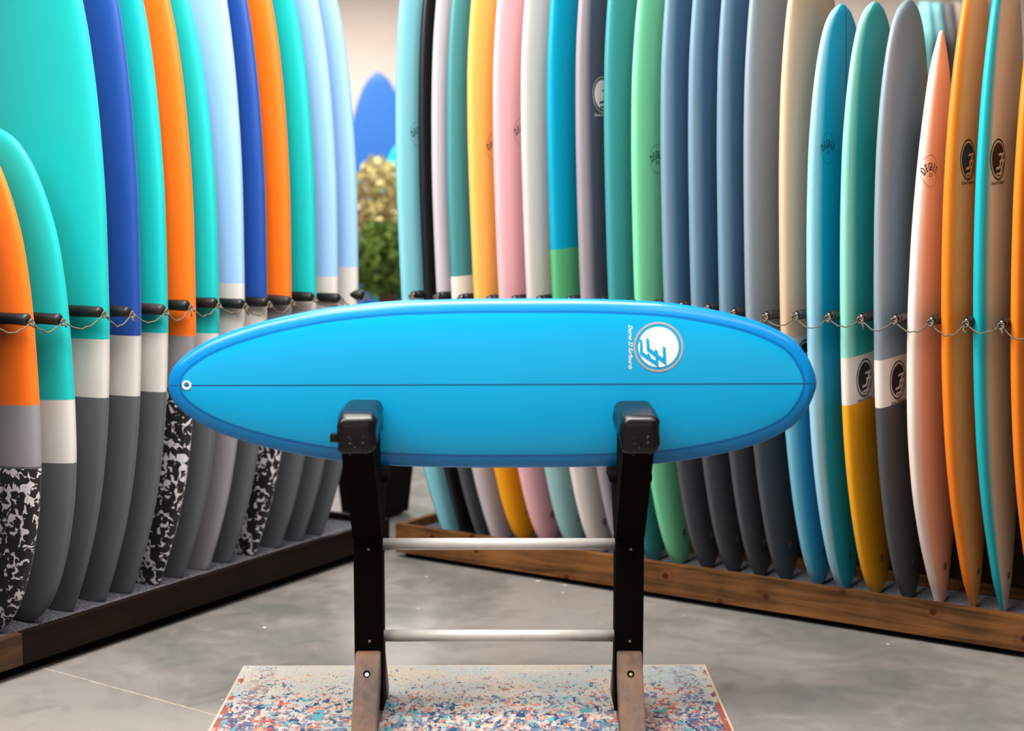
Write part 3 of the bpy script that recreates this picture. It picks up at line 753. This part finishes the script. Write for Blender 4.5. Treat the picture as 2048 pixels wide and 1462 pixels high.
# ---------------------------------------------------------------- rug
def rug_mat():
    m, nt, b = new_mat('distressed_rug')
    tc = N(nt, 'ShaderNodeTexCoord'); sp = N(nt, 'ShaderNodeSeparateXYZ'); nt.links.new(tc.outputs['Object'], sp.inputs[0])
    def noise(scale, sxyz=(1, 1, 1), det=3, loc=(0, 0, 0), dist=0.0):
        mp = N(nt, 'ShaderNodeMapping'); mp.inputs['Scale'].default_value = sxyz; mp.inputs['Location'].default_value = loc
        nt.links.new(tc.outputs['Object'], mp.inputs['Vector'])
        n = N(nt, 'ShaderNodeTexNoise'); n.inputs['Scale'].default_value = scale; n.inputs['Detail'].default_value = det; n.inputs['Distortion'].default_value = dist
        nt.links.new(mp.outputs[0], n.inputs['Vector']); return n.outputs['Fac']
    def math_(op, a, c=None, **k):
        n = N(nt, 'ShaderNodeMath', operation=op)
        for i, q in enumerate((a, c)):
            if q is None: continue
            if isinstance(q, (int, float)): n.inputs[i].default_value = q
            else: nt.links.new(q, n.inputs[i])
        return n.outputs[0]
    def mix(f, a, c):
        n = N(nt, 'ShaderNodeMix', data_type='RGBA'); nt.links.new(f, n.inputs['Factor'])
        for k, q in (('A', a), ('B', c)):
            if isinstance(q, tuple): n.inputs[k].default_value = q
            else: nt.links.new(q, n.inputs[k])
        return n.outputs['Result']
    def step(v, lo, hi):
        n = N(nt, 'ShaderNodeMapRange'); n.inputs['From Min'].default_value = lo; n.inputs['From Max'].default_value = hi
        nt.links.new(v, n.inputs['Value']); return n.outputs['Result']
    # pattern grows denser away from the worn end (towards -y)
    den = step(sp.outputs['Y'], 0.99, 0.45)
    base = mix(step(noise(5, det=4), 0.42, 0.62), rgb(186, 174, 160), rgb(160, 172, 174))
    base = mix(step(noise(170), 0.45, 0.75), base, rgb(146, 142, 138))
    thr = math_('MULTIPLY', den, 0.145)
    def flecks(scale, sxyz, loc, t0):
        v = noise(scale, sxyz, 4, loc, 0.6)
        v = math_('ADD', v, thr)
        return step(v, t0, t0+0.03)
    c = mix(flecks(52, (1, 0.55, 1), (3, 1, 0), 0.685), base, rgb(182, 122, 104))
    c = mix(flecks(56, (1, 0.6, 1), (7, 4, 0), 0.715), c, rgb(174, 88, 58))
    c = mix(flecks(54, (1, 0.55, 1), (11, 9, 0), 0.68), c, rgb(92, 108, 132))
    c = mix(flecks(46, (1, 0.6, 1), (21, 2, 0), 0.71), c, rgb(40, 74, 104))
    c = mix(flecks(30, (1, 0.6, 1), (31, 6, 0), 0.73), c, rgb(84, 144, 152))
    # side borders: fine dark scroll and a red stripe
    ax = math_('ABSOLUTE', sp.outputs['X'])
    bd = math_('MULTIPLY', step(ax, 0.68, 0.69), step(ax, 0.775, 0.765))
    sc = step(noise(52, (1, 1, 1), 2, (2, 2, 0), 1.2), 0.50, 0.54)
    c = mix(math_('MULTIPLY', math_('MULTIPLY', bd, sc), math_('ADD', 0.35, math_('MULTIPLY', den, 0.5))), c, rgb(78, 66, 100))
    rd = math_('MULTIPLY', math_('MULTIPLY', step(ax, 0.60, 0.61), step(ax, 0.665, 0.655)), math_('MULTIPLY', step(noise(60, (1, 1, 1), 3, (1, 5, 0)), 0.42, 0.50), step(math_('ADD', noise(26, (1, .6, 1), 4, (5, 5, 0), 1.0), math_('MULTIPLY', den, 0.13)), 0.60, 0.68)))
    c = mix(rd, c, rgb(166, 78, 66))
    rd2 = math_('MULTIPLY', step(ax, 0.785, 0.79), step(math_('ADD', noise(20, (1, .5, 1), 3, (8, 5, 0)), math_('MULTIPLY', den, 0.12)), 0.56, 0.62))
    c = mix(rd2, c, rgb(146, 80, 70))
    nt.links.new(c, b.inputs['Base Color'])
    wv = noise(260)
    bp = N(nt, 'ShaderNodeBump'); bp.inputs['Strength'].default_value = 0.5; bp.inputs['Distance'].default_value = 0.003
    nt.links.new(wv, bp.inputs['Height']); nt.links.new(bp.outputs[0], b.inputs['Normal'])
    b.inputs['Roughness'].default_value = 0.95; b.inputs['Specular IOR Level'].default_value = 0.1
    return m
rug = empty('rug', (-0.123, 4.19, 0), math.radians(0.5)); tag(rug, 'faded cream rug with blue and orange oriental pattern under the stand', 'rug')
box('pile', -0.808, 0.808, -1.0, 1.0, 0.001, 0.0105, rug_mat(), rug, 0.003)
bm = bmesh.new()
for (x0, x1, y0, y1) in ((-0.815, -0.806, -1.007, 1.007), (0.806, 0.815, -1.007, 1.007), (-0.8055, 0.8055, 0.998, 1.007), (-0.8055, 0.8055, -1.007, -0.998)):
    add_box(bm, x0, x1, y0, y1, 0.0005, 0.0108, 0.003)
bm_obj('binding', bm, plain('cream_binding', rgb(184, 168, 150), 0.9, noise=0.2, nscale=120), rug)

# ---------------------------------------------------------------- behind the racks
# tapered black bin between the racks
bn = empty('planter', (-0.715, 7.80, 0), math.radians(-28)); tag(bn, 'black tapered planter box on the concrete floor between the two racks', 'planter')
def frustum(bm, w0, w1, z0, z1, inner=False):
    a = [bm.verts.new((sx*w0/2, sy*w0/2, z0)) for sx, sy in ((-1, -1), (1, -1), (1, 1), (-1, 1))]
    c = [bm.verts.new((sx*w1/2, sy*w1/2, z1)) for sx, sy in ((-1, -1), (1, -1), (1, 1), (-1, 1))]
    for i in range(4): bm.faces.new((a[i], a[(i+1) % 4], c[(i+1) % 4], c[i]))
    return a, c
bm = bmesh.new()
a, c = frustum(bm, 0.25, 0.40, 0.012, 0.93); bm.faces.new(a[::-1])
a2, c2 = frustum(bm, 0.355, 0.365, 0.84, 0.93); bm.faces.new(a2)
for i in range(4): bm.faces.new((c[i], c[(i+1) % 4], c2[(i+1) % 4], c2[i]))
bm_obj('planter_body', bm, plain('matt_black_planter', rgb(8, 7, 7), 0.7, spec=0.1), bn)
box('foot_plate', -0.10, 0.10, -0.10, 0.10, 0, 0.0125, M['black'], bn, 0.002)
box('soil', -0.176, 0.176, -0.176, 0.176, 0.842, 0.88, plain('dark_soil', rgb(54, 38, 28), 0.95, noise=0.4, nscale=60), bn, 0.01)

# boards on a far stand against the back wall
for (x, L, W, ty, c, lab) in ((-1.30, 2.86, 0.70, 14.9, (16, 88, 164), 'blue surfboard standing far behind in the gap between the racks'),
                              (-1.00, 2.18, 0.60, 14.2, (0, 176, 186), 'teal surfboard standing far behind beside the blue one')):
    b = Board(L, W, 0.07, P_PIN, ns=40, na=24)
    o = b.build('surfboard', board_mat('far_board_paint', [(9, rgb(*c))], None, 0.5)); tag(o, lab, 'surfboard', 'boards far behind the racks')
    set_board(o, Vector((0, 0, 0)), Vector((0, -1, 0)), Vector((1, 0, 0)), -ty, x, 1, 0.0, 0.0, -0.03, 0.0)
# bushy plants in pots in the gap
def leaf_mat(name, c0, c1):
    m, nt, b = new_mat(name)
    oi = N(nt, 'ShaderNodeTexCoord'); n = N(nt, 'ShaderNodeTexNoise'); n.inputs['Scale'].default_value = 5; nt.links.new(oi.outputs['Object'], n.inputs['Vector'])
    r = N(nt, 'ShaderNodeValToRGB'); r.color_ramp.elements[0].position = 0.35; r.color_ramp.elements[1].position = 0.65
    r.color_ramp.elements[0].color = c0; r.color_ramp.elements[1].color = c1
    nt.links.new(n.outputs['Fac'], r.inputs['Fac']); nt.links.new(r.outputs['Color'], b.inputs['Base Color']); b.inputs['Roughness'].default_value = 0.85; b.inputs['Specular IOR Level'].default_value = 0.15
    return m
def bush(x, y, z0, z1, rad, cols, lab, seed, potc):
    t = empty('potted_plant', (x, y, 0)); tag(t, lab, 'plant')
    rs = random.Random(seed)
    pot = lathe('pot', [(0.13, 0.0), (0.17, 0.02), (0.21, 0.34), (0.225, 0.36), (0.20, 0.36), (0.195, 0.33)], plain('pot_glaze', potc, 0.6), t, 24)
    g = []
    for k in range(7):
        a = rs.uniform(0, 6.28); q = Vector((math.cos(a)*rad*0.5, math.sin(a)*rad*0.5, z0+(z1-z0)*rs.uniform(0.4, 0.8)))
        g.append(tube_geo([(0, 0, 0.32), (q.x*0.25, q.y*0.25, 0.32+(q.z-0.32)*0.5), q], [0.02, 0.015, 0.008], 6))
    V, F = merge(g); mesh_obj('stem', V, F, plain('stem_bark', rgb(92, 66, 46), 0.8), t)
    V = []; F = []
    for k in range(1500):
        while True:
            p = Vector((rs.uniform(-1, 1), rs.uniform(-1, 1), rs.uniform(-1, 1)))
            if p.length < 1: break
        p = Vector((p.x*rad, p.y*rad, (z0+z1)/2+p.z*(z1-z0)/2))
        d = Vector((rs.gauss(0, 1), rs.gauss(0, 1), rs.gauss(0.3, 1))).normalized(); s = d.cross(Vector((rs.gauss(0, 1), rs.gauss(0, 1), rs.gauss(0, 1)))).normalized()
        L = rs.uniform(0.07, 0.13); wd = L*0.32; o = len(V)
        V += [p, p+d*L*0.5+s*wd, p+d*L, p+d*L*0.5-s*wd]; F.append((o, o+1, o+2, o+3))
    f = mesh_obj('foliage', V, F, leaf_mat('leaf', *cols), t); f['kind'] = 'stuff'
bush(-1.03, 12.6, 0.85, 1.42, 0.34, (rgb(52, 92, 46), rgb(116, 136, 60)), 'low dark green bushy plant far behind in the gap between the racks', 2, rgb(74, 52, 38))
bush(-1.15, 13.6, 0.80, 1.98, 0.40, (rgb(164, 156, 92), rgb(190, 172, 130)), 'taller yellow green plant far behind in front of the blue board', 5, rgb(120, 96, 80))

# garments on a high rail, right rear
rail = empty('garment_rail', (4.2, 13.5, 0)); tag(rail, 'black garment rail far behind the right rack', 'clothes rail')
V, F = tube_geo([(-0.75, 0, 3.42), (0.75, 0, 3.42)], 0.02, 12); mesh_obj('bar', V, F, M['black'], rail)
for x in (-0.74, 0.74):
    V, F = tube_geo([(x, 0, 0.02), (x, 0, 3.42)], 0.022, 12); mesh_obj('post', V, F, M['black'], rail)
    box('foot', x-0.03, x+0.03, -0.3, 0.3, 0, 0.03, M['black'], rail, 0.005)
gcol = [((40, 92, 92), 'teal'), ((26, 72, 76), 'deep teal'), ((14, 12, 12), 'black'), ((70, 58, 50), 'brown grey'), ((16, 14, 13), 'jet black'), ((30, 40, 40), 'charcoal green'), ((128, 62, 34), 'rust')]
for i, (c, nm) in enumerate(gcol):
    x = (3.60, 3.70, 3.80, 3.90, 4.0, 4.12, 4.36)[i]
    g = empty('garment', (x, 13.5, 3.42)); tag(g, nm + ' wetsuit hanging on the far black garment rail', 'garment', 'garments on the far rail')
    V, F = tube_geo([(0, 0, 0.024)]+[(0.022*math.sin(a), 0, 0.022*math.cos(a)+0.002) for a in (0.3, 1.0, 1.8)]+[(0, 0, -0.10)], 0.004, 6)
    mesh_obj('hanger', V, F, M['black'], g)
    V = []; F = []; n = 20; m_ = 14
    for j in range(m_+1):
        s = j/m_; z = -0.08-1.55*s
        wy = 0.05+0.19*min(1, s*5) - 0.05*s; wx = 0.045+0.03*math.sin(PI*min(1, s*1.1))
        for k in range(n):
            a = 2*PI*k/n; rr = 1+0.10*math.sin(5*a+3*s)
            V.append((wx*math.cos(a)*rr, wy*math.sin(a)*rr, z))
    for j in range(m_):
        for k in range(n): F.append((j*n+k, (j+1)*n+k, (j+1)*n+(k+1) % n, j*n+(k+1) % n))
    F.append(tuple(range(n))); F.append(tuple(m_*n+k for k in range(n))[::-1])
    mesh_obj('suit_body', V, F, plain('garment_cloth', rgb(*c), 0.8), g)
# brown cabinet with an orange bag and a grey box on top
cb = empty('cabinet', (4.75, 12.0, 0)); tag(cb, 'tall plain brown cabinet far behind the right end of the rack', 'cabinet')
bw = plain('brown_laminate', rgb(86, 62, 42), 0.6)
box('body', -0.80, 0.8, -0.25, 0.25, 0.06, 2.16, bw, cb, 0.005); box('top_board', -0.82, 0.82, -0.27, 0.27, 2.1605, 2.2, bw, cb, 0.004); box('plinth', -0.76, 0.76, -0.22, 0.22, 0, 0.0595, M['black'], cb, 0)
for sx in (-1, 1):
    d = box('door', min(sx*0.004, sx*0.78), max(sx*0.004, sx*0.78), -0.272, -0.2505, 0.09, 2.13, bw, cb, 0.004)
    V, F = tube_geo([(sx*0.06, -0.30, 1.0), (sx*0.06, -0.30, 1.2)], 0.008, 8); mesh_obj('handle', V, F, M['alu'], d)
ob = empty('bag', (4.03, 11.95, 2.2)); tag(ob, 'orange round bag on top of the far brown cabinet', 'bag')
lathe('bag_body', [(0.07, 0), (0.125, 0.03), (0.15, 0.12), (0.14, 0.21), (0.09, 0.27), (0.04, 0.285)], plain('orange_cloth', rgb(232, 134, 20), 0.7), ob, 24)
V, F = tube_geo([(0.06*math.cos(a), 0, 0.275+0.06*math.sin(a)) for a in np.linspace(0, PI, 9)], 0.009, 8); mesh_obj('bag_handle', V, F, plain('orange_strap', rgb(190, 90, 14), 0.7), ob)
gb = empty('box', (4.55, 12.0, 2.2)); tag(gb, 'pale grey box on top of the far brown cabinet beside the orange bag', 'box')
box('box_body', -0.24, 0.24, -0.2, 0.2, 0, 0.55, plain('grey_card', rgb(170, 164, 156), 0.8), gb, 0.005)
box('lid', -0.25, 0.25, -0.21, 0.21, 0.5505, 0.61, plain('grey_lid', rgb(182, 176, 168), 0.8), gb, 0.005)
